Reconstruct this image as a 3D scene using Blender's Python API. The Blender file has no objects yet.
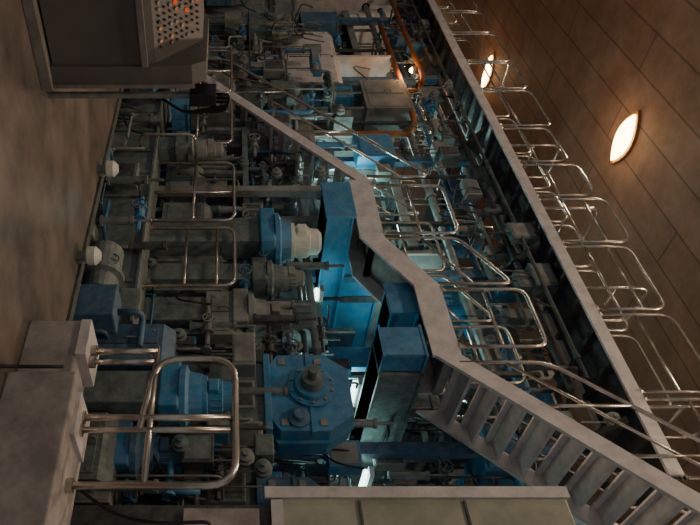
import bpy, bmesh, math, random
from mathutils import Vector, Matrix
random.seed(7)
# World frame (metres): +Y = along the paper machine, +X = across it, +Z = up.

# ---------------------------------------------------------------- materials
def mat(name, c1, c2=None, scale=3.0, rough=0.55, metal=0.0, bump=0.0, detail=6, dust_haze=0.0):
    m = bpy.data.materials.new(name); m.use_nodes = True
    nt = m.node_tree; n = nt.nodes; l = nt.links
    b = n['Principled BSDF']
    b.inputs['Roughness'].default_value = rough
    b.inputs['Metallic'].default_value = metal
    tc = n.new('ShaderNodeTexCoord')
    no = n.new('ShaderNodeTexNoise'); no.inputs['Scale'].default_value = scale
    no.inputs['Detail'].default_value = detail; no.inputs['Roughness'].default_value = 0.65
    l.new(tc.outputs['Object'], no.inputs['Vector'])
    cr = n.new('ShaderNodeValToRGB')
    c2 = c2 or tuple(v*0.55 for v in c1)
    cr.color_ramp.elements[0].position = 0.35; cr.color_ramp.elements[0].color = (*c2, 1)
    cr.color_ramp.elements[1].position = 0.65; cr.color_ramp.elements[1].color = (*c1, 1)
    l.new(no.outputs['Fac'], cr.inputs['Fac'])
    out = cr.outputs['Color']
    if dust_haze:  # pale overlay: dust, mostly on upward faces, plus haze painted into the colour
        no2 = n.new('ShaderNodeTexNoise'); no2.inputs['Scale'].default_value = 9; no2.inputs['Detail'].default_value = 12
        no2.inputs['Roughness'].default_value = 0.75
        l.new(tc.outputs['Object'], no2.inputs['Vector'])
        mr = n.new('ShaderNodeMapRange'); l.new(no2.outputs['Fac'], mr.inputs['Value'])
        mr.inputs['From Min'].default_value = 0.38; mr.inputs['From Max'].default_value = 0.68
        ge = n.new('ShaderNodeNewGeometry'); sp = n.new('ShaderNodeSeparateXYZ'); l.new(ge.outputs['Normal'], sp.inputs[0])
        ma = n.new('ShaderNodeMath'); ma.operation='MULTIPLY_ADD'; l.new(sp.outputs['Z'], ma.inputs[0]); ma.inputs[1].default_value=0.5; 
        l.new(mr.outputs['Result'], ma.inputs[2])
        mb = n.new('ShaderNodeMath'); mb.operation='MULTIPLY'; mb.use_clamp=True; l.new(ma.outputs[0], mb.inputs[0]); mb.inputs[1].default_value = dust_haze
        mx = n.new('ShaderNodeMix'); mx.data_type='RGBA'; l.new(mb.outputs[0], mx.inputs['Factor'])
        l.new(out, mx.inputs['A']); mx.inputs['B'].default_value = (0.42,0.45,0.43,1); out = mx.outputs['Result']
    l.new(out, b.inputs['Base Color'])
    if bump:
        bp = n.new('ShaderNodeBump'); bp.inputs['Strength'].default_value = bump
        bp.inputs['Distance'].default_value = 0.02
        l.new(no.outputs['Fac'], bp.inputs['Height']); l.new(bp.outputs['Normal'], b.inputs['Normal'])
    return m

def emit(name, c, s):
    m = bpy.data.materials.new(name); m.use_nodes = True
    nt = m.node_tree; nt.nodes.clear()
    e = nt.nodes.new('ShaderNodeEmission'); o = nt.nodes.new('ShaderNodeOutputMaterial')
    e.inputs['Color'].default_value = (*c, 1); e.inputs['Strength'].default_value = s
    nt.links.new(e.outputs[0], o.inputs[0]); return m

BLUE = mat('blue_enamel', (0.025,0.27,0.52), (0.015,0.16,0.34), 2.5, 0.55, 0.0, 0.1, 9, dust_haze=0.26)
DBLUE = mat('dark_blue_paint', (0.03,0.15,0.28), (0.02,0.08,0.155), 2.0, 0.6, dust_haze=0.3)
GREY = mat('grey_painted_steel', (0.33,0.34,0.32), (0.16,0.17,0.16), 3, 0.6, 0.1, 0.1, 9)
PALE = mat('pale_galvanised_steel', (0.72,0.69,0.68), (0.50,0.48,0.48), 5, 0.6, 0.0)
TEAL = mat('teal_grey_casting', (0.13,0.185,0.18), (0.05,0.08,0.083), 3, 0.6, 0.0, 0.2, 9, dust_haze=0.4)
DARK = mat('oily_dark_steel', (0.07,0.078,0.076), (0.022,0.027,0.029), 4, 0.5, 0.1, 0.2, dust_haze=0.22)
BLACK = mat('black_rubber', (0.014,0.014,0.015), None, 6, 0.5)
STEEL = mat('stainless_tube', (0.62,0.57,0.52), (0.40,0.37,0.33), 8, 0.27, 0.85)
PIPE = mat('pipe_steel', (0.32,0.35,0.335), (0.15,0.17,0.17), 6, 0.5, 0.25, dust_haze=0.25)
PANELG = mat('olive_cream_cladding', (0.46,0.46,0.37), (0.27,0.28,0.215), 1.5, 0.6)
COVER = mat('grey_green_cover', (0.31,0.35,0.325), (0.14,0.165,0.155), 1.7, 0.6, 0, 0.1, 9)
CONC = mat('plinth_concrete', (0.46,0.42,0.40), (0.25,0.23,0.22), 4, 0.85, 0, 0.2, 10)
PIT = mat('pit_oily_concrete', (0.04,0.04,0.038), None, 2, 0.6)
CONS = mat('console_grey_paint', (0.14,0.13,0.115), (0.10,0.094,0.085), 2, 0.5)
CONSL = mat('console_trim', (0.28,0.265,0.245), None, 4, 0.5)
WHITE = mat('white_cap', (0.78,0.82,0.74), (0.62,0.66,0.6), 5, 0.5)
RED = emit('red_indicator', (1,0.10,0.02), 0.7)
AMBER = mat('amber_button', (0.6,0.25,0.05), None, 6, 0.4)
COPPER = mat('rust_orange_pipe', (0.45,0.13,0.03), (0.28,0.09,0.03), 5, 0.5)
MAROON = mat('maroon_felt', (0.12,0.055,0.055), None, 5, 0.8)
LAMP = emit('sodium_lamp_glass', (1.0,0.74,0.34), 18)
TUBE = emit('fluorescent_tube_glass', (0.62,1.0,0.88), 6)
HAL = emit('floodlight_glass', (0.9,1.0,0.85), 12)

# ---------------------------------------------------------------- mesh builder
MACHINE = bpy.data.objects.new('paper_machine', None); bpy.context.collection.objects.link(MACHINE)
class B:
    def __init__(s, name):
        s.name = name; s.bm = bmesh.new(); s.mats = []
    def mi(s, m):
        if m not in s.mats: s.mats.append(m)
        return s.mats.index(m)
    def face(s, vs, k, smooth=False):
        try:
            f = s.bm.faces.new(vs); f.material_index = k; f.smooth = smooth
        except ValueError: pass
    def box(s, x0,x1,y0,y1,z0,z1, m, bev=0.0):
        k = s.mi(m)
        t = bmesh.ops.create_cube(s.bm, size=1.0)
        for v in t['verts']:
            v.co = Vector(((x0+x1)/2+v.co.x*(x1-x0), (y0+y1)/2+v.co.y*(y1-y0), (z0+z1)/2+v.co.z*(z1-z0)))
        fs = {f for v in t['verts'] for f in v.link_faces}
        for f in fs: f.material_index = k
        if bev:
            es = {e for v in t['verts'] for e in v.link_edges}
            r = bmesh.ops.bevel(s.bm, geom=list(es), offset=bev, segments=2, affect='EDGES', profile=0.5)
            for f in r['faces']: f.material_index = k
    def prism(s, poly, d, m):
        k = s.mi(m); d = Vector(d)
        a = [s.bm.verts.new(Vector(p)) for p in poly]
        b = [s.bm.verts.new(Vector(p)+d) for p in poly]
        s.face(a, k); s.face(list(reversed(b)), k)
        n = len(a)
        for i in range(n): s.face([a[i], b[i], b[(i+1)%n], a[(i+1)%n]], k)
    def ring(s, c, u, w, r, n):
        return [s.bm.verts.new(c+u*math.cos(2*math.pi*i/n)*r+w*math.sin(2*math.pi*i/n)*r) for i in range(n)]
    def lathe(s, p, d, prof, m, n=20):
        k = s.mi(m); p = Vector(p); d = Vector(d).normalized()
        u = d.orthogonal().normalized(); w = d.cross(u)
        rs = [s.ring(p+d*a, u, w, max(r,0.001), n) for a, r in prof]
        for i in range(len(rs)-1):
            for j in range(n):
                s.face([rs[i][j], rs[i][(j+1)%n], rs[i+1][(j+1)%n], rs[i+1][j]], k, False)
        s.face(list(reversed(rs[0])), k); s.face(rs[-1], k)
    def cyl(s, p0, p1, r, m, n=16):
        p0 = Vector(p0); p1 = Vector(p1)
        s.lathe(p0, p1-p0, [(0,r),((p1-p0).length,r)], m, n)
    def tube(s, pts, r, m, fil=0.12, n=8, closed=False):
        k = s.mi(m); P = [Vector(p) for p in pts]; Q = []
        N = len(P)
        for i in range(N):
            if not closed and i in (0, N-1): Q.append(P[i]); continue
            a, b, c = P[i-1], P[i], P[(i+1)%N]
            la, lc = (a-b).length, (c-b).length
            f = min(fil, la*0.48, lc*0.48)
            A = b+(a-b).normalized()*f; C = b+(c-b).normalized()*f
            for t in (0, .2, .4, .6, .8, 1): Q.append(A*(1-t)**2+b*2*t*(1-t)+C*t*t)
        R = []; M = len(Q); u = None
        for i in range(M):
            if closed: t = (Q[(i+1)%M]-Q[i-1])
            else: t = Q[min(i+1,M-1)]-Q[max(i-1,0)]
            if t.length < 1e-7: t = Vector((0,0,1))
            t.normalize()
            if u is None: u = t.orthogonal().normalized()
            else:
                u = u-t*u.dot(t)
                u = u.normalized() if u.length > 1e-5 else t.orthogonal().normalized()
            R.append(s.ring(Q[i], u, t.cross(u), r, n))
        for i in range(M if closed else M-1):
            a, b = R[i], R[(i+1)%M]
            for j in range(n): s.face([a[j], a[(j+1)%n], b[(j+1)%n], b[j]], k, True)
        if not closed: s.face(list(reversed(R[0])), k); s.face(R[-1], k)
    def wheel(s, c, d, R, m, r=0.012):
        c = Vector(c); d = Vector(d).normalized(); u = d.orthogonal().normalized(); w = d.cross(u)
        pts = [c+u*math.cos(a)*R+w*math.sin(a)*R for a in [i*math.pi/6 for i in range(12)]]
        s.tube(pts, r, m, 0.1, 6, True)
        for i in (0,4,8): s.tube([c, pts[i]], r*0.8, m, n=5)
        s.cyl(c-d*R*0.7, c+d*0.02, r*1.4, m, 8)
    def done(s, parent=None):
        bmesh.ops.recalc_face_normals(s.bm, faces=s.bm.faces)
        me = bpy.data.meshes.new(s.name)
        lo = Vector((1e9,)*3); hi = -lo
        for v in s.bm.verts:
            for i in range(3): lo[i] = min(lo[i], v.co[i]); hi[i] = max(hi[i], v.co[i])
        c = (lo+hi)/2; c.z = lo.z
        for v in s.bm.verts: v.co -= c
        s.bm.to_mesh(me); s.bm.free()
        for m in s.mats: me.materials.append(m)
        o = bpy.data.objects.new(s.name, me); o.location = c
        bpy.context.collection.objects.link(o)
        if parent: o.parent = parent
        return o

# ---------------------------------------------------------------- room shell
def brick_mat(name, c1, c2, cm, bw, rh, ms):
    m = bpy.data.materials.new(name); m.use_nodes = True
    n = m.node_tree.nodes; l = m.node_tree.links; b = n['Principled BSDF']; b.inputs['Roughness'].default_value = 0.6
    tc = n.new('ShaderNodeTexCoord'); mp = n.new('ShaderNodeMapping'); mp.inputs['Rotation'].default_value = (0,0,math.pi/2)
    br = n.new('ShaderNodeTexBrick'); br.inputs['Scale'].default_value = 1
    br.inputs['Brick Width'].default_value = bw; br.inputs['Row Height'].default_value = rh
    br.inputs['Mortar Size'].default_value = ms; br.inputs['Color1'].default_value = (*c1,1)
    br.inputs['Color2'].default_value = (*c2,1); br.inputs['Mortar'].default_value = (*cm,1)
    no = n.new('ShaderNodeTexNoise'); no.inputs['Scale'].default_value = 1.6; no.inputs['Detail'].default_value = 12
    no.inputs['Roughness'].default_value = 0.7
    cr = n.new('ShaderNodeValToRGB'); cr.color_ramp.elements[0].position = .3; cr.color_ramp.elements[0].color = (.45,.42,.4,1)
    cr.color_ramp.elements[1].position = .7; cr.color_ramp.elements[1].color = (1,1,1,1)
    mx = n.new('ShaderNodeMix'); mx.data_type = 'RGBA'; mx.blend_type = 'MULTIPLY'; mx.inputs['Factor'].default_value = 0.8
    l.new(tc.outputs['Object'], mp.inputs['Vector']); l.new(mp.outputs[0], br.inputs['Vector'])
    l.new(tc.outputs['Object'], no.inputs['Vector']); l.new(no.outputs['Fac'], cr.inputs['Fac'])
    l.new(br.outputs['Color'], mx.inputs['A']); l.new(cr.outputs['Color'], mx.inputs['B']); l.new(mx.outputs['Result'], b.inputs['Base Color'])
    return m
CEIL = brick_mat('brown_ceiling_panels', (0.60,0.335,0.22), (0.54,0.305,0.20), (0.32,0.18,0.12), 6.0, 0.75, 0.022)
FLOOR = mat('worn_floor', (0.225,0.185,0.16), (0.08,0.067,0.059), 1.6, 0.42, 0.0, 0.2, 14)
WALL = mat('hall_wall', (0.09,0.08,0.07), None, 0.8, 0.8)
H = 9.5
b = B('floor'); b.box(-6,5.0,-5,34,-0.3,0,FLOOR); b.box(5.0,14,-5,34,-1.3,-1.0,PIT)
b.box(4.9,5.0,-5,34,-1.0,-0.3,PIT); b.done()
b = B('ceiling'); b.box(-6,14,-5,34,H,H+0.3,CEIL); b.done()
b = B('wall_back'); b.box(14,14.3,-5,34,-1.3,H+0.3,WALL); b.done()
b = B('wall_far'); b.box(-6,14,34,34.3,-1.3,H+0.3,WALL); b.done()
b = B('trim_1'); b.box(4.88,5.0,-5,34,0.0,0.03,DARK); b.done()

# ---------------------------------------------------------------- handrails
def panel(b, p0, p1, h=1.05, r=0.023, mids=(0.5,), posts=0, fil=0.16, m=STEEL):
    p0 = Vector(p0); p1 = Vector(p1); Z = Vector((0,0,h))
    b.tube([p0, p0+Z, p1+Z, p1], r, m, fil)
    for q in mids: b.tube([p0+Z*q, p1+Z*q], r*0.85, m)
    for i in range(posts):
        q = p0.lerp(p1, (i+1)/(posts+1)); b.tube([q, q+Z], r*0.9, m)
    for q in (p0, p1): b.cyl(q, q+Vector((0,0,0.02)), r*2.2, m, 10)

b = B('concrete_plinth')
b.box(3.85,4.45,-1,2.75,0,0.5,CONC,0.015); b.box(4.0,4.45,2.75,3.35,0,0.42,CONC,0.015)
b.box(3.98,4.42,3.0,3.34,0.42,0.5,PALE); b.box(3.98,4.38,2.32,2.66,0.5,0.53,PALE)
b.box(4.45,4.95,-1,3.0,0.0,0.22,CONC,0.01); b.done()
b = B('handrail')
R = 0.026
b.tube([(4.15,3.15,0.5),(4.15,3.15,1.03)], R, STEEL, 0.2, 12)
b.tube([(4.15,3.05,0.5),(4.15,3.05,1.03)], R*.8, STEEL, 0.2, 12)
b.tube([(4.15,2.45,0.95),(4.15,3.08,1.03),(4.15,3.08,1.64),(4.15,2.03,1.64),(4.15,2.03,0.5)], R, STEEL, 0.2, 12)
b.tube([(4.15,3.2,1.02),(4.15,2.03,1.02)], R*0.9, STEEL, n=12)
b.tube([(4.15,2.55,0.5),(4.15,2.55,1.6)], R, STEEL, n=12)
b.tube([(4.15,2.45,0.5),(4.15,2.45,1.6)], R*0.9, STEEL, n=12)
for y in (3.15,3.05,2.55,2.45,2.03): b.cyl((4.15,y,0.5),(4.15,y,0.545),0.05,STEEL)
b.done()
b = B('machine_base_plinth'); b.box(5.55,6.1,4.6,12.0,-1.0,0.5,TEAL,0.02)
for i in range(14): b.box(5.52,5.55,4.7+i*0.52,4.74+i*.52,-1,0.45,TEAL)
b.box(5.5,6.1,4.6,12,0.5,0.53,TEAL); b.done(MACHINE)
b = B('handrail')
panel(b,(5.8,7.9,0.53),(5.8,6.6,0.53),1.13,0.024,(0.5,)); panel(b,(5.8,6.45,0.53),(5.8,5.4,0.53),1.13,0.024,(0.45,0.8))
b.tube([(5.8,7.2,0.53),(5.8,7.2,1.62)],0.022,STEEL)
b.tube([(5.8,7.9,1.1),(5.3,7.9,1.1),(5.3,7.9,0.3),(5.55,7.9,0.3)],0.022,STEEL)
b.done()
b = B('handrail')
panel(b,(5.8,11.4,0.53),(5.8,9.9,0.53),1.1,0.024,(0.5,),1); panel(b,(5.8,9.7,0.53),(5.8,8.4,0.53),1.1,0.024,(0.5,)); b.done()

# ---------------------------------------------------------------- stairs and walkways
def stair(name, xa, xb, y0, z0, y1, z1, n, rails=True, sd=0.24):
    b = B(name)
    dy = (y1-y0)/n; dz = (z1-z0)/n
    for x in (xa, xb-0.05):
        b.prism([(x,y0,z0-sd),(x,y0,z0+0.06),(x,y1,z1+0.06),(x,y1,z1-sd)], (0.05,0,0), PALE)
    for i in range(n):
        y = y0+dy*i; z = z0+dz*(i+0.6)
        b.box(xa+0.05,xb-0.05,min(y,y+dy*1.15),max(y,y+dy*1.15),z-0.04,z,PALE)
        b.box(xa+0.05,xb-0.05,min(y,y+dy*0.12),max(y,y+dy*0.12),z-0.12,z,PALE)
    if rails:
        for x in (xa+0.02, xb-0.02):
            p0 = Vector((x,y0+dy*0.4,z0)); p1 = Vector((x,y1-dy*0.4,z1)); Z = Vector((0,0,1))
            b.tube([p0,p0+Z,p1+Z,p1],0.024,STEEL,0.2)
            b.tube([p0+Z*0.52,p1+Z*0.52],0.019,STEEL)
            for q in (0.33,0.67):
                c = p0.lerp(p1,q); b.tube([c,c+Z],0.021,STEEL)
    return b.done()
stair('steel_staircase',6.0,7.2,4.5,4.2,2.6,6.35,9)
stair('steel_staircase',6.0,6.8,11.6,0.53,7.75,3.65,15,True,0.16)

def deck(name, x0,x1, prof, th=0.24, parts=None, fm=None, dm=None, parent=None):
    b = B(name); fm = fm or PALE; dm = dm or GREY
    for x in (x0, x1-0.04):
        for (ya,za),(yb,zb) in zip(prof,prof[1:]):
            b.prism([(x,ya,za+0.05),(x,yb,zb+0.05),(x,yb,zb-th+0.05),(x,ya,za-th+0.05)],(0.04,0,0),fm)
    for (ya,za),(yb,zb) in zip(prof,prof[1:]):
        b.prism([(x0+0.04,ya,za),(x0+0.04,yb,zb),(x0+0.04,yb,zb-0.05),(x0+0.04,ya,za-0.05)],(x1-x0-0.08,0,0),dm)
        k = max(1,int(abs(yb-ya)/0.5))
        for i in range(k+1):
            t = i/k; y = ya+(yb-ya)*t; z = za+(zb-za)*t
            b.box(x0+0.04,x1-0.04,y-0.03,y+0.03,z-0.13,z-0.05,dm)
    if parts: parts(b)
    return b.done(parent)
def mid_rails(b):
    for x in (6.03,6.77):
        panel(b,(x,7.65,3.7),(x,6.6,3.7),1.05,0.024,(0.5,))
        b.tube([(x,6.5,3.7),(x,6.5,4.7),(x,5.65,5.2),(x,5.65,4.2)],0.024,STEEL,0.14)
        b.tube([(x,6.5,4.2),(x,5.65,4.7)],0.02,STEEL)
        panel(b,(x,5.55,4.25),(x,4.65,4.25),1.05,0.024,(0.5,))
    b.box(6.04,6.16,7.54,7.66,0.53,3.45,GREY); b.box(6.64,6.76,7.54,7.66,-1.0,3.45,GREY)
deck('elevated_walkway',6.0,6.8,[(7.75,3.65),(6.5,3.65),(5.6,4.2),(4.5,4.2)],0.33,mid_rails)
# landing at the head of the upper stair
def land(b):
    b.box(7.2,7.3,1.4,1.5,-1,6.2,DBLUE); b.box(7.2,7.3,2.4,2.5,-1,6.2,DBLUE)
    panel(b,(6.05,2.5,6.42),(6.05,1.5,6.42),1.0,0.022,(0.5,))
deck('stair_landing',6.0,7.3,[(2.58,6.37),(1.3,6.37)],0.2,land)

rr = random.Random(3)
def gal(b):
    y = 27.5
    while y > 4.2:
        L = rr.choice((0.8,0.98,1.2)); h = rr.choice((0.85,0.95,1.05))
        panel(b,(6.53,y,6.45),(6.53,y-L,6.45),h,0.02,rr.choice(((0.4,),(0.33,0.66),(0.5,))),0,0.18)
        if y-L > 4: panel(b,(7.35,y+.3,6.45),(7.35,y-L+.3,6.45),0.95,0.018,(0.5,),0,0.16)
        y -= L+0.1
    for yy in (12.5,9.5,7.8,6.1,4.2): panel(b,(6.6,yy,6.45),(7.3,yy,6.45),0.95,0.02,(0.5,))
    for yy in range(4,28,3):
        b.prism([(6.6,yy,6.2),(7.3,yy,6.2),(7.3,yy,5.7)],(0,0.08,0),DARK)
        b.box(7.3,7.42,yy-0.02,yy+0.14,-1.0,6.2,DBLUE)
deck('gallery_walkway',6.5,7.4,[(28,6.4),(3.3,6.4)],0.16,gal,PALE,DARK)

def mid2(b):
    y = 21
    while y > 8.5:
        panel(b,(7.53,y,4.75),(7.53,y-1.05,4.75),0.95,0.02,(0.5,))
        y -= 1.2
    for yy in (8,11,14,17,20): b.box(8.1,8.2,yy,yy+0.1,-1,4.6,TEAL)
deck('service_walkway',7.5,8.25,[(21.3,4.7),(7.9,4.7)],0.16,mid2,GREY,DARK,MACHINE)

for yy in (5.2,8.6,13):
    b = B('cross_walkway')
    b.box(7.6,12.5,yy,yy+0.9,5.35,5.45,DARK); b.box(7.6,12.5,yy-0.03,yy,5.25,5.5,GREY)
    for i in range(4): panel(b,(7.7+i*1.2,yy,5.5),(8.75+i*1.2,yy,5.5),0.8,0.02,(0.5,))
    b.box(12.3,12.5,yy,yy+.9,-1,5.35,DARK)
    b.done(MACHINE)

# ---------------------------------------------------------------- girders
def girder(name, x0,x1,y0,y1,z0,z1,m,legs=(),lz=-1.0,cap=None):
    b = B(name); t = 0.03
    b.box(x0,x1,y0+0.03,y1-0.03,z0,z1,m,0.01)
    b.box(x0-.01,x1,y0,y1,z0,z0+t,m); b.box(x0-.01,x1,y0,y1,z1-t,z1,m)
    if cap: b.box(x0-.05,x0-.01,y0-.03,y1+.03,z0-.03,z1+.03,cap,0.01)
    for lx in legs:
        b.box(lx,lx+0.3,y0+0.05,y1-0.05,lz,z0,m,0.01); b.box(lx-.05,lx+.35,y0,y1,lz,lz+.1,m)
    b.done(MACHINE)
girder('blue_girder',6.85,10.8,7.0,7.6,3.36,3.97,BLUE,(10.4,))
girder('blue_girder',5.88,10.6,6.75,7.45,2.94,3.31,BLUE,(10.0,),-1,BLUE)
girder('blue_girder',6.2,8.6,5.3,5.75,3.62,3.98,BLUE,(7.4,),-1,BLUE)
girder('landing_girder',6.35,10.0,4.45,4.95,3.35,3.88,TEAL,(8.6,))
girder('landing_girder',6.0,6.32,4.48,4.95,3.35,3.87,BLUE,())
girder('blue_girder',5.5,8.2,9.0,9.35,0.66,0.95,BLUE,(6.2,8.0))
girder('blue_girder',6.9,11.5,11.6,12.1,3.5,4.1,BLUE,(7.1,11))
girder('blue_girder',6.9,11.5,15.0,15.6,3.3,4.2,DBLUE,(7.1,11))
girder('blue_girder',7.4,11.5,9.2,9.6,5.6,6.1,DBLUE,(11,))
girder('blue_girder',7.4,11.5,4.6,5.0,5.5,5.9,BLUE,(11,))
def hood(x0,x1,y,z0,z1,m=COVER,slope=0.0):
    b = B('machine_hood_panel')
    b.prism([(x0,y,z0),(x0,y,z1),(x1,y,z1+slope),(x1,y,z0)],(0,0.06,0),m)
    n = max(2,int((x1-x0)/0.8))
    for i in range(n+1):
        x = x0+(x1-x0-0.03)*i/n
        b.box(x,x+0.03,y-0.02,y,z0,z1,PALE if i==0 else m)
    b.box(x0,x1,y-0.03,y,z0,z0+0.05,m); b.box(x0,x0+.1,y,y+.1,-1,z0,TEAL); b.box(x1-.1,x1,y,y+.1,-1,z0,TEAL)
    b.done(MACHINE)
hood(6.85,10.8,7.05,3.98,4.85,COVER,0.25)
hood(7.0,11,10.4,2.2,4.6,GREY)
hood(6.95,12,13.4,2.6,5.2,PALE)
hood(6.9,12,17,0.5,6.0,PALE)
hood(8.3,12,6.2,4.6,6.2,TEAL)
hood(7.3,10.0,5.9,1.5,3.4,TEAL)

b = B('electrical_cabinet')
b.box(5.4,6.3,0.4,2.6,1.95,4.5,PANELG,0.015)
b.box(5.37,5.4,2.52,2.62,1.9,4.52,PALE); b.box(5.37,5.4,0.4,2.5,1.95,2.05,PALE)
b.box(5.47,6.3,0.4,2.5,-1.0,1.95,DARK,0.01); b.box(5.42,5.47,0.5,2.45,1.2,1.85,CONC,0.01)
for z in (2.7,3.6): b.box(5.38,5.4,0.4,2.5,z,z+0.02,DARK)
b.done()

# ---------------------------------------------------------------- gearbox / motors
def bolts(b, c, R, n, r, m, x):
    for i in range(n):
        a = 2*math.pi*i/n
        b.cyl((x,c[0]+R*math.cos(a),c[1]+R*math.sin(a)),(x-0.03,c[0]+R*math.cos(a),c[1]+R*math.sin(a)),r,m,6)
def gearbox(x, y, z, s, m=BLUE):
    b = B('blue_gearbox')
    w = 0.5*s
    pr = [(-w,-0.35*s),(-w,0.18*s),(-0.3*s,0.46*s),(0.3*s,0.46*s),(w,0.2*s),(w,-0.35*s),(0.35*s,-0.45*s),(-0.35*s,-0.45*s)]
    b.prism([(x,y+p,z+q) for p,q in pr],(0.5*s,0,0),m)
    b.prism([(x+0.2*s,y+p*1.07,z+q*1.07) for p,q in pr],(0.05*s,0,0),m)
    b.box(x-0.02,x+0.1,y-w*1.05,y+w*1.05,z-0.02*s,z+0.03*s,m)
    b.lathe((x+0.02,y+0.05,z+0.02),(-1,0,0),[(0,0.27*s),(0.06,0.27*s),(0.07,0.21*s),(0.12,0.19*s)],m,24)
    b.lathe((x-0.1,y+0.05,z+0.02),(-1,0,0),[(0,0.13*s),(0.12,0.12*s),(0.12,0.06*s),(0.26,0.06*s)],TEAL,24)
    bolts(b,(y+0.05,z+0.02),0.235*s,10,0.016*s,PIPE,x-0.04)
    b.lathe((x+0.01,y-0.35*s,z-0.15*s),(-1,0,0),[(0,0.12*s),(0.05,0.12*s),(0.06,0.07*s),(0.12,0.06*s)],DBLUE,16)
    for q in (-0.4,0.4):
        for e in (-.3,.12): b.box(x-0.015,x,y+q*s-.04,y+q*s+.04,z+e*s-.04,z+e*s+.04,PIPE)
    for q in (-0.25,0.25): b.tube([(x+0.2,y+q*s,z+0.44*s),(x+0.2,y+q*s,z+0.6*s),(x+0.3,y+q*s,z+0.6*s)],0.015,PIPE,0.03)
    b.box(x+0.02,x+0.48*s,y-0.4*s,y+0.4*s,-1.0,z-0.48*s,TEAL,0.02)
    b.box(x-0.04,x+0.5*s,y-0.5*s,y+0.5*s,z-0.52*s,z-0.44*s,m,0.01)
    b.done()
gearbox(6.2,4.15,2.5,1.0)
gearbox(6.75,3.0,2.3,0.8,DBLUE)

def motor(name, x,y,z,r,h,mb,mc,z0,basem=BLUE,bw=1.6):
    b = B(name)
    b.lathe((x,y,z),(0,0,1),[(0,r*1.25),(0.05,r*1.25),(0.06,r),(h*0.6,r),(h*0.62,r*0.9),(h*0.9,r*0.85),(h,r*0.6),(h+0.01,0.02)],mc,24)
    for i in range(16):
        a = i*math.pi/8
        b.box(x+math.cos(a)*r-0.01,x+math.cos(a)*r+0.01,y+math.sin(a)*r-0.01,y+math.sin(a)*r+0.01,z+0.08,z+h*0.55,mc)
    b.box(x-r*1.3,x-r*0.7,y-0.07,y+0.07,z+h*0.2,z+h*0.5,mc,0.01)
    b.lathe((x,y,z-0.22),(0,0,1),[(0,r*1.9),(0.06,r*1.9),(0.09,r*1.5),(0.22,r*1.35)],mb,20)
    b.box(x-r*bw,x+r*bw,y-r*bw,y+r*bw,z-0.42,z-0.22,basem,0.02)
    b.box(x-r*1.1,x+r*1.1,y-r*1.1,y+r*1.1,z0,z-0.42,TEAL,0.01)
    b.done()
motor('white_vertical_motor',6.1,6.5,2.42,0.21,0.42,BLUE,WHITE,-1.0,BLUE)
motor('blue_vertical_motor',5.65,3.72,1.32,0.17,0.34,BLUE,BLUE,-1.0)
motor('blue_vertical_motor',5.95,3.25,0.85,0.15,0.3,DBLUE,DBLUE,-1.0)
motor('grey_vertical_motor',5.75,8.15,1.2,0.13,0.3,TEAL,GREY,0.53,TEAL)
motor('grey_vertical_motor',6.35,5.35,2.05,0.17,0.34,COVER,GREY,-1.0,GREY)
motor('grey_vertical_motor',6.2,5.9,2.3,0.13,0.28,TEAL,COVER,-1.0,TEAL)

b = B('blue_pump')
b.lathe((5.3,5.5,0.15),(0,-1,0),[(0,0.16),(0.04,0.21),(0.4,0.21),(0.42,0.26),(0.48,0.26),(0.5,0.2),(0.7,0.18)],TEAL,20)
b.box(5.1,5.45,4.35,4.78,-0.25,0.4,DBLUE,0.02); b.box(5.08,5.48,4.3,5.55,-1.0,-0.2,DARK)
b.tube([(5.3,4.55,0.4),(5.3,4.55,0.65),(5.45,4.55,0.65),(5.45,4.2,0.65)],0.035,DBLUE,0.1); b.done()

for x,y in ((4.75,6.35),(4.75,4.85)):
    b = B('capped_pipe_stub')
    b.cyl((x,y,0),(x,y,0.1),0.05,PIPE); b.lathe((x,y,0.1),(0,0,1),[(0,0.07),(0.02,0.1),(0.1,0.1),(0.15,0.05)],WHITE,18)
    b.tube([(x,y,0.08),(x+0.12,y+0.03,0.08),(x+0.12,y+0.03,0.0)],0.02,WHITE,0.04); b.done()

# ---------------------------------------------------------------- rolls and bearing housings
def roll(name,y,z,r,x0=6.4,x1=11.5,m=PIPE,hm=TEAL):
    b = B(name)
    b.lathe((x0+0.3,y,z),(1,0,0),[(0,r*0.4),(0.15,r*0.45),(0.16,r),(x1-x0-0.5,r),(x1-x0-0.49,r*0.4),(x1-x0,r*0.4)],m,28)
    hr = max(0.16,r*0.75)
    b.lathe((x0+0.35,y,z),(-1,0,0),[(0,hr),(0.18,hr),(0.19,hr*0.85),(0.3,hr*0.8),(0.31,hr*0.45),(0.42,hr*0.4),(0.43,0.05),(0.55,0.05)],hm,22)
    bolts(b,(y,z),hr*0.68,8,0.018,PIPE,x0+0.06)
    b.box(x0+0.05,x0+0.35,y-hr*1.15,y+hr*1.15,z-hr*1.3,z-hr*0.3,hm,0.02)
    b.box(x0+0.1,x0+0.3,y-hr*0.6,y+hr*0.6,-1.0,z-hr*1.3,hm); b.box(x1-0.3,x1-0.1,y-hr*0.6,y+hr*0.6,-1.0,z-hr*0.3,hm)
    b.done(MACHINE)
specs = [(5.0,1.25,0.3),(5.9,1.7,0.35),(6.5,0.95,0.24),(7.3,1.7,0.4),(8.0,2.5,0.26),(8.4,1.3,0.3),(9.6,2.0,0.45),(10.6,1.2,0.4),(11.2,2.7,0.4),
         (12.6,1.6,0.6),(14.2,2.6,0.6),(16,1.6,0.6),(18.5,2.6,0.7),(3.1,1.2,0.3),(4.4,0.6,0.2)]
for i,(y,z,r) in enumerate(specs):
    roll('press_roll',y,z,r,6.35+random.uniform(0,0.35),11.5,PIPE if i%3 else MAROON,[TEAL,GREY,TEAL,DBLUE][i%4])

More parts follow.
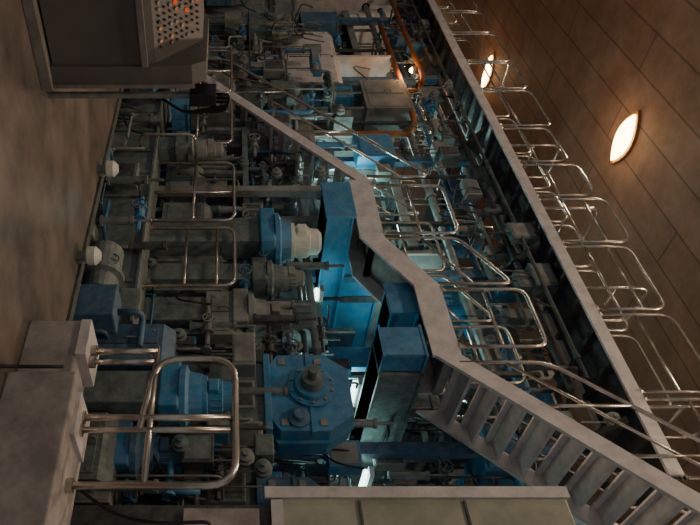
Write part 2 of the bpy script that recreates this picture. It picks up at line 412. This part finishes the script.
def casting(y0,y1,z1,x=6.7,m=TEAL,name='machine_side_frame'):
    b = B(name); w = y1-y0
    b.prism([(x,y0,-1),(x,y0+0.1*w,0.4),(x,y0+0.05*w,z1*0.6),(x,y0+0.25*w,z1),(x,y0+0.8*w,z1),(x,y1,z1*0.7),(x,y1,0.4),(x,y1,-1)],(0.25,0,0),m)
    b.box(x-0.06,x+0.31,y0,y1,0.3,0.42,m,0.01); b.box(x-0.05,x+0.3,y0+0.25*w,y0+0.8*w,z1,z1+0.06,m)
    for i in range(5):
        b.cyl((x-0.03,y0+w*(0.2+0.14*i),z1*0.8),(x+0.01,y0+w*(0.2+0.14*i),z1*0.8),0.03,PIPE,6)
        b.box(x-0.05,x,y0+w*(0.2+0.15*i),y0+w*(0.2+0.15*i)+0.03,0.42,z1*0.75,m)
    b.done(MACHINE)
casting(2.7,3.9,1.9,6.9); casting(4.4,5.6,2.2,6.9,COVER); casting(5.9,7.0,2.3,6.9); casting(7.4,8.9,3.0,7.0,TEAL); casting(9.3,11,2.8,6.9,COVER); casting(12,14,3.2,7.0); casting(14.6,17,3.2,7.0,GREY)

def cover(x0,x1,y0,y1,z0,z1,m=COVER,foot=-1.0,cut=0.12):
    b = B('machine_guard_cover')
    b.prism([(x0,y0,z0),(x0,y0,z1-cut),(x0+cut,y0,z1),(x1,y0,z1),(x1,y0,z0)],(0,y1-y0,0),m)
    b.box(x0-0.012,x0,y0+0.06,y1-0.06,z0+0.07,z1-cut-0.05,m,0.005)
    ym = (y0+y1)/2
    b.box(x0-0.02,x0-0.01,ym-0.005,ym+0.005,z0+0.07,z1-cut-.05,DARK)
    b.tube([(x0-0.01,ym+0.06,(z0+z1)/2-.06),(x0-0.05,ym+0.06,(z0+z1)/2-.06),(x0-0.05,ym+0.06,(z0+z1)/2+.06),(x0-0.01,ym+0.06,(z0+z1)/2+.06)],0.009,PIPE,0.02,6)
    for yy in (y0+.1,y1-.1):
        for zz in (z0+.11,z1-cut-.1): b.cyl((x0-.025,yy,zz),(x0-.01,yy,zz),0.015,PIPE,6)
    b.box(x0+.05,x1-.02,y0+.05,y0+.13,foot,z0,TEAL); b.box(x0+.05,x1-.02,y1-.13,y1-.05,foot,z0,TEAL)
    b.done(MACHINE)
cover(6.12,6.6,4.9,5.6,1.3,1.75)
cover(6.15,6.7,5.65,6.3,0.62,1.6)
cover(6.15,6.7,6.45,7.4,0.62,1.35,TEAL)
cover(6.12,6.6,7.6,8.3,0.62,1.2)
cover(6.12,6.7,9.8,11.2,0.62,1.7,GREY)
cover(6.85,7.3,7.9,9.2,2.0,2.9,COVER)
cover(6.85,7.3,9.6,11,2.3,3.2,GREY)
cover(6.85,7.4,5.6,6.1,2.0,2.9,TEAL)
cover(6.95,7.4,12.3,14.6,2.2,4.0,PALE)
cover(5.6,6.1,2.8,3.5,0.0,0.5,TEAL)
cover(5.5,6.0,4.0,4.55,0.1,1.0,DBLUE)
cover(6.9,7.6,11.2,12.3,4.3,5.3,GREY)
b = B('service_platform')
b.box(6.25,7.0,4.6,9.5,1.83,1.87,GREY)
b.box(6.22,6.25,4.6,9.5,1.80,1.89,TEAL)
for y in (4.62,6.4,8.2,9.4): b.box(6.22,6.3,y,y+.08,-1,1.8,TEAL)
b.done(MACHINE)

# ---------------------------------------------------------------- pipework
def clutter(name, y0,y1,z0,z1,x0,x1,n,seed):
    rnd = random.Random(seed); b = B(name)
    U = rnd.uniform
    for i in range(n):
        x,y,z = U(x0,x1),U(y0,y1),U(z0,z1)
        t = rnd.random(); m = rnd.choice([PIPE,TEAL,TEAL,GREY,DARK,DARK,DBLUE,BLUE])
        r = rnd.choice([0.012,0.018,0.025,0.035])
        if t < 0.30:
            p = [Vector((x,y,z0-0.1)),Vector((x,y,z))] if rnd.random()<0.5 else [Vector((x1+0.3,y,z)),Vector((x,y,z))]
            for k in range(rnd.randint(1,3)):
                d = rnd.choice([Vector((0,1,0)),Vector((0,-1,0)),Vector((0,1,0)),Vector((1,0,0)),Vector((0,0,1)),Vector((0,0,-1))])
                q = p[-1]+d*U(0.2,0.8)
                q.y = min(max(q.y,y0),y1); q.z = min(max(q.z,z0),z1)
                if (q-p[-1]).length>0.08: p.append(q)
            b.tube(p,r,m,0.1,8)
            for q in p[1:-1]:
                if rnd.random()<0.3: b.lathe(q-Vector((0,0.05,0)),(0,1,0),[(0,r*1.9),(0.03,r*1.9)],m,10)
        elif t < 0.43:
            q = Vector((x+U(-.2,.2),y+U(-.7,.7),z+U(-.3,.3)))
            b.tube([(x,y,z),Vector((x-0.1,y,z-U(.2,.6))),q-Vector((0.1,0,U(.2,.6))),q],0.014,rnd.choice([BLACK,DARK]),0.25,7)
        elif t < 0.55:
            b.lathe((x,y-0.12,z),(0,1,0),[(0,.08),(.03,.08),(.03,.045),(.08,.06),(.16,.06),(.21,.045),(.21,.08),(.24,.08)],m,14)
            b.cyl((x,y,z),(x-0.12,y,z),0.018,PIPE,8); b.wheel((x-0.16,y,z),(-1,0,0),U(.05,.1),rnd.choice([PIPE,DBLUE,DARK]),0.009)
            b.cyl((x,y-1*0.3,z),(x,y+0.3,z),0.03,m,8)
        elif t < 0.8:
            w,h = U(.06,.24),U(.06,.24)
            b.box(x,x+U(.12,.3),y-w,y+w,z-h,z+h,rnd.choice([GREY,TEAL,COVER,COVER,DARK,BLUE]),0.012)
            b.box(x-.008,x,y-w*.8,y+w*.8,z-h*.8,z+h*.8,rnd.choice([GREY,TEAL,DARK]))
            b.tube([(x+0.06,y,z-h),(x+0.06,y,z-h-U(.2,.7))],0.012,DARK,n=6)
        elif t < 0.9:
            b.lathe((x,y,z),(-1,0,0),[(0,.09),(.05,.09),(.055,.07),(.1,.07),(.11,.03),(.15,.03)],rnd.choice([PIPE,GREY,TEAL]),16)
            b.cyl((x+.02,y,z),(x+.02,y,z-0.35),0.012,PIPE,6)
        else:
            d = rnd.choice([(0,0,1),(0,1,0),(0,0,1)]); L = U(.25,.6)
            b.lathe((x,y,z),d,[(0,.07),(.03,.07),(.03,.05),(L,.05),(L,.065),(L+.04,.065),(L+.04,.02),(L+.25,.02)],m,14)
    b.done(MACHINE)
clutter('machine_pipework',4.7,6.2,0.5,2.4,6.1,6.6,80,1)
clutter('machine_pipework',7.6,9.6,0.5,3.2,6.05,6.7,75,2)
clutter('machine_pipework',6.2,7.5,0.5,2.1,6.1,6.7,35,22)
clutter('machine_pipework',4.8,6.1,2.3,3.0,6.8,7.2,22,23)
clutter('machine_pipework',9.6,14,0.5,3.6,6.1,6.8,100,3)
clutter('machine_pipework',2.7,4.5,0.0,2.0,5.7,6.3,75,4)
clutter('machine_pipework',2.7,4.4,2.2,4.0,6.9,8.4,60,5)
clutter('machine_pipework',4.6,7,4.3,6.1,7.3,8.8,90,6)
clutter('machine_pipework',7.7,20,3.2,6.2,7.0,8.5,170,8)
clutter('machine_pipework',2.8,5.5,4.2,6.2,7.4,9,90,9)
clutter('machine_pipework',4.0,8.6,-0.6,0.5,5.2,5.5,45,10)
clutter('machine_pipework',8.6,12,-0.3,0.7,5.15,5.5,30,11)
clutter('machine_pipework',4.0,16,5.5,6.15,6.7,7.3,80,12)

b = B('long_pipe_run')
for x,z,r,m in ((6.9,2.75,0.06,PIPE),(6.95,2.6,0.04,DARK),(6.3,0.7,0.05,PIPE),(7.4,5.2,0.07,PIPE),(7.5,5.6,0.05,DBLUE),(6.75,6.05,0.03,DARK),(7.0,5.95,0.05,DARK)):
    b.cyl((x,4.7,z),(x,24,z),r,m,12)
    for y in range(5,24,2): b.cyl((x,y,z),(x,y+0.05,z),r*1.5,m,12)
for y in range(5,24,3): b.box(7.1,7.16,y,y+.06,-1,5.7,DARK); b.box(6.2,7.5,y,y+.05,0.6,0.64,DARK)
b.done(MACHINE)
b = B('orange_pipe'); b.tube([(7.0,15,5.2),(7.0,10.9,5.2),(7.3,10.9,5.2),(7.3,10.9,-1)],0.06,COPPER,0.2,10)
b.tube([(6.8,17,5.6),(6.8,12.2,5.6),(7.1,12.2,5.6),(7.1,12.2,5.0)],0.05,COPPER,0.2,10); b.done(MACHINE)

def cab(name,x0,x1,y0,y1,z0,z1,m,leg):
    b = B(name); b.box(x0,x1,y0,y1,z0,z1,m,0.02); b.box(x0-0.02,x0,y0+0.05,y1-0.05,z0+0.06,z1-0.06,m,0.008)
    b.cyl((x0-0.05,y0+0.12,(z0+z1)/2),(x0,y0+0.12,(z0+z1)/2),0.025,PIPE,8)
    b.box((x0+x1)/2-.06,(x0+x1)/2+.06,(y0+y1)/2-.06,(y0+y1)/2+.06,leg,z0,DARK); b.done(MACHINE)
cab('blue_control_box',7.6,8.1,6.6,7.5,4.8,5.3,BLUE,-1)
cab('blue_control_box',8.2,8.6,5.0,6.2,5.5,6.1,DBLUE,-1)
cab('blue_control_box',7.6,8.3,3.9,4.7,4.8,5.4,BLUE,-1)
cab('blue_control_box',8.2,9.0,3.2,3.8,5.2,6.2,DBLUE,-1)
cab('blue_control_box',7.5,7.9,8.0,8.8,5.4,5.9,BLUE,-1)
cab('blue_control_box',6.9,7.2,9.6,10.3,3.9,4.6,BLUE,-1)
cab('blue_control_box',6.0,6.5,3.3,3.75,1.0,1.5,BLUE,-1)
cab('blue_control_box',7.0,7.5,3.0,3.6,1.6,2.2,BLUE,-1)

# ---------------------------------------------------------------- operator console
b = B('control_console')
X0,X1 = 0.9,2.85
prof = [(5.0,0.12),(5.0,0.90),(5.04,0.98),(5.45,1.36),(5.9,1.36),(5.9,0.12)]
b.prism([(X0,y,z) for y,z in prof],(X1-0.18-X0,0,0),CONS)
prof2 = [(4.97,0.1),(4.97,0.95),(5.0,1.28),(5.08,1.40),(5.93,1.40),(5.93,0.1)]
b.prism([(X1-0.18,y,z) for y,z in prof2],(0.18,0,0),CONS)
b.box(X0-0.02,X1+0.02,4.93,5.95,0.0,0.1,CONSL,0.01)
b.box(X0,X1-0.18,4.96,5.0,0.87,0.92,CONSL)
b.box(X1-0.02,X1+0.01,4.95,4.98,0.1,1.3,CONSL)
d = Vector((0,0.41,0.38)).normalized(); nrm = Vector((0,-d.z,d.y))
for i in range(31):
    for j in range(8):
        p = Vector((X0+0.06+i*0.053,5.06,1.0))+d*(0.035+j*0.062)
        k = random.random()
        if k < 0.12: continue
        b.cyl(p,p+nrm*0.018,0.010+0.006*(k>.6),RED if k>.95 else (AMBER if k>.88 else (CONSL if k>.66 else (BLACK if k>.4 else MAROON))),8)
for i in range(3): b.box(X0+0.2+i*0.45,X0+0.45+i*0.45,5.55,5.6,1.36,1.5,BLACK,0.01)
b.done()
b = B('junction_box')
b.box(2.95,3.07,5.0,5.2,1.25,1.48,BLACK,0.01); b.cyl((3.01,5.1,0),(3.01,5.1,1.25),0.03,PIPE)
for k in range(3): b.tube([(2.97+k*.04,5.05,1.48),(2.97+k*.04,5.05,1.6),(3.08,4.95+.05*k,1.58),(3.13,5.0,1.2),(3.05,5.1,1.0)],0.012,BLACK,0.08)
b.done()
b = B('floor_conduit'); b.tube([(0.8,0.6,0.02),(3.2,2.35,0.02),(3.84,2.78,0.02),(3.84,2.78,0.4)],0.014,BLACK,0.1); b.done()
b = B('air_hose'); pts=[(4.3,2.1,0.52),(4.3,1.9,0.8),(4.22,1.8,1.1),(4.3,1.85,1.5),(4.35,1.7,1.4),(4.3,1.55,0.9),(4.3,1.4,0.52)]
b.tube(pts,0.012,BLACK,0.2,7); b.done()

# ---------------------------------------------------------------- lamps
def light(kind, name, loc, size, e, col):
    L = bpy.data.lights.new(name,kind); L.energy = e; L.color = col
    if kind=='AREA': L.size = size
    else: L.shadow_soft_size = size
    o = bpy.data.objects.new(name,L); o.location = loc
    bpy.context.collection.objects.link(o)
def ceil_lamp(x,y):
    b = B('ceiling_lamp')
    def lens(s,w,z):
        top = [(x+t*s, y+w*(1-t*t), z) for t in [i/6-1 for i in range(13)]]
        bot = [(x+t*s, y-w*(1-t*t), z) for t in [1-i/6 for i in range(1,12)]]
        return top+bot
    b.prism(lens(0.64,0.30,H-0.06),(0,0,0.06),AMBER); b.prism(lens(0.54,0.23,H-0.10),(0,0,0.04),LAMP)
    b.done()
    light('AREA','ceiling_lamp_light',(x,y,H-0.16),0.8,150,(1.0,0.78,0.58))
    light('POINT','ceiling_lamp_glow',(x,y,H-0.8),0.2,14,(1.0,0.6,0.3))
for x,y in ((7.4,10.9),(9.9,18.1),(6.2,4.0),(1.0,10.9),(1.0,3.0),(11.5,25)): ceil_lamp(x,y)

def tube_lamp(x,y,z,e,L=0.9):  # some of these tubes are extra, added to brighten the machine interior
    b = B('fluorescent_lamp')
    b.cyl((x,y,z),(x+L,y,z),0.035,TUBE,10); b.box(x-.03,x+L+.03,y-.06,y+.06,z+.04,z+.1,PALE)
    b.box(x+L/2-.02,x+L/2+.02,y-.02,y+.02,z+.1,z+.4,DARK)
    b.done(MACHINE)
    light('POINT','fluorescent_light',(x+L/2,y,z-0.12),0.15,e,(0.58,1.0,0.93))
tube_lamp(6.95,9.0,3.95,85)
tube_lamp(7.3,6.3,4.5,26,0.5)
tube_lamp(7.4,5.1,3.3,36,0.5)
tube_lamp(7.0,9.7,3.3,50,0.5)
tube_lamp(6.9,6.35,2.85,14,0.4)
tube_lamp(8.6,13,4.9,130)
tube_lamp(7.6,3.9,3.3,22,0.5)
tube_lamp(7.9,10,5.9,30,0.5)
tube_lamp(8.1,5.6,5.2,12,0.5)
light('POINT','sodium_work_light',(6.85,12.6,5.3),0.2,28,(1.0,0.5,0.22))
b = B('sodium_work_lamp'); b.lathe((6.85,12.6,5.45),(0,0,1),[(0,.08),(.06,.09),(.16,.04),(.2,.02)],PIPE,14)
b.lathe((6.85,12.6,5.40),(0,0,1),[(0,.03),(.05,.06)],LAMP,12); b.box(6.83,6.87,12.58,12.62,5.65,6.25,DARK); b.done(MACHINE)
b = B('floodlight'); b.box(8.0,8.1,7.3,7.6,6.6,6.9,PALE,0.01); b.box(7.98,8.0,7.33,7.57,6.63,6.87,HAL)
b.cyl((8.05,7.45,5.45),(8.05,7.45,6.6),0.02,PIPE); b.done(MACHINE)

# ---------------------------------------------------------------- world + camera
w = bpy.data.worlds.new('hall_ambient'); bpy.context.scene.world = w; w.use_nodes = True
w.node_tree.nodes['Background'].inputs[0].default_value = (0.88,0.86,0.84,1)
w.node_tree.nodes['Background'].inputs[1].default_value = 0.255
cam = bpy.data.cameras.new('camera'); co = bpy.data.objects.new('camera',cam)
bpy.context.collection.objects.link(co)
s = math.sqrt(0.5)
# camera held sideways (portrait shot stored un-rotated): image right = world up
M = Matrix(((0,-s,-s,0),(0,s,-s,0),(1,0,0,1.6),(0,0,0,1)))
co.matrix_world = M
cam.sensor_width = 36; cam.lens = 33.43; cam.shift_x = 120/700; cam.clip_start = 0.05
bpy.context.scene.camera = co
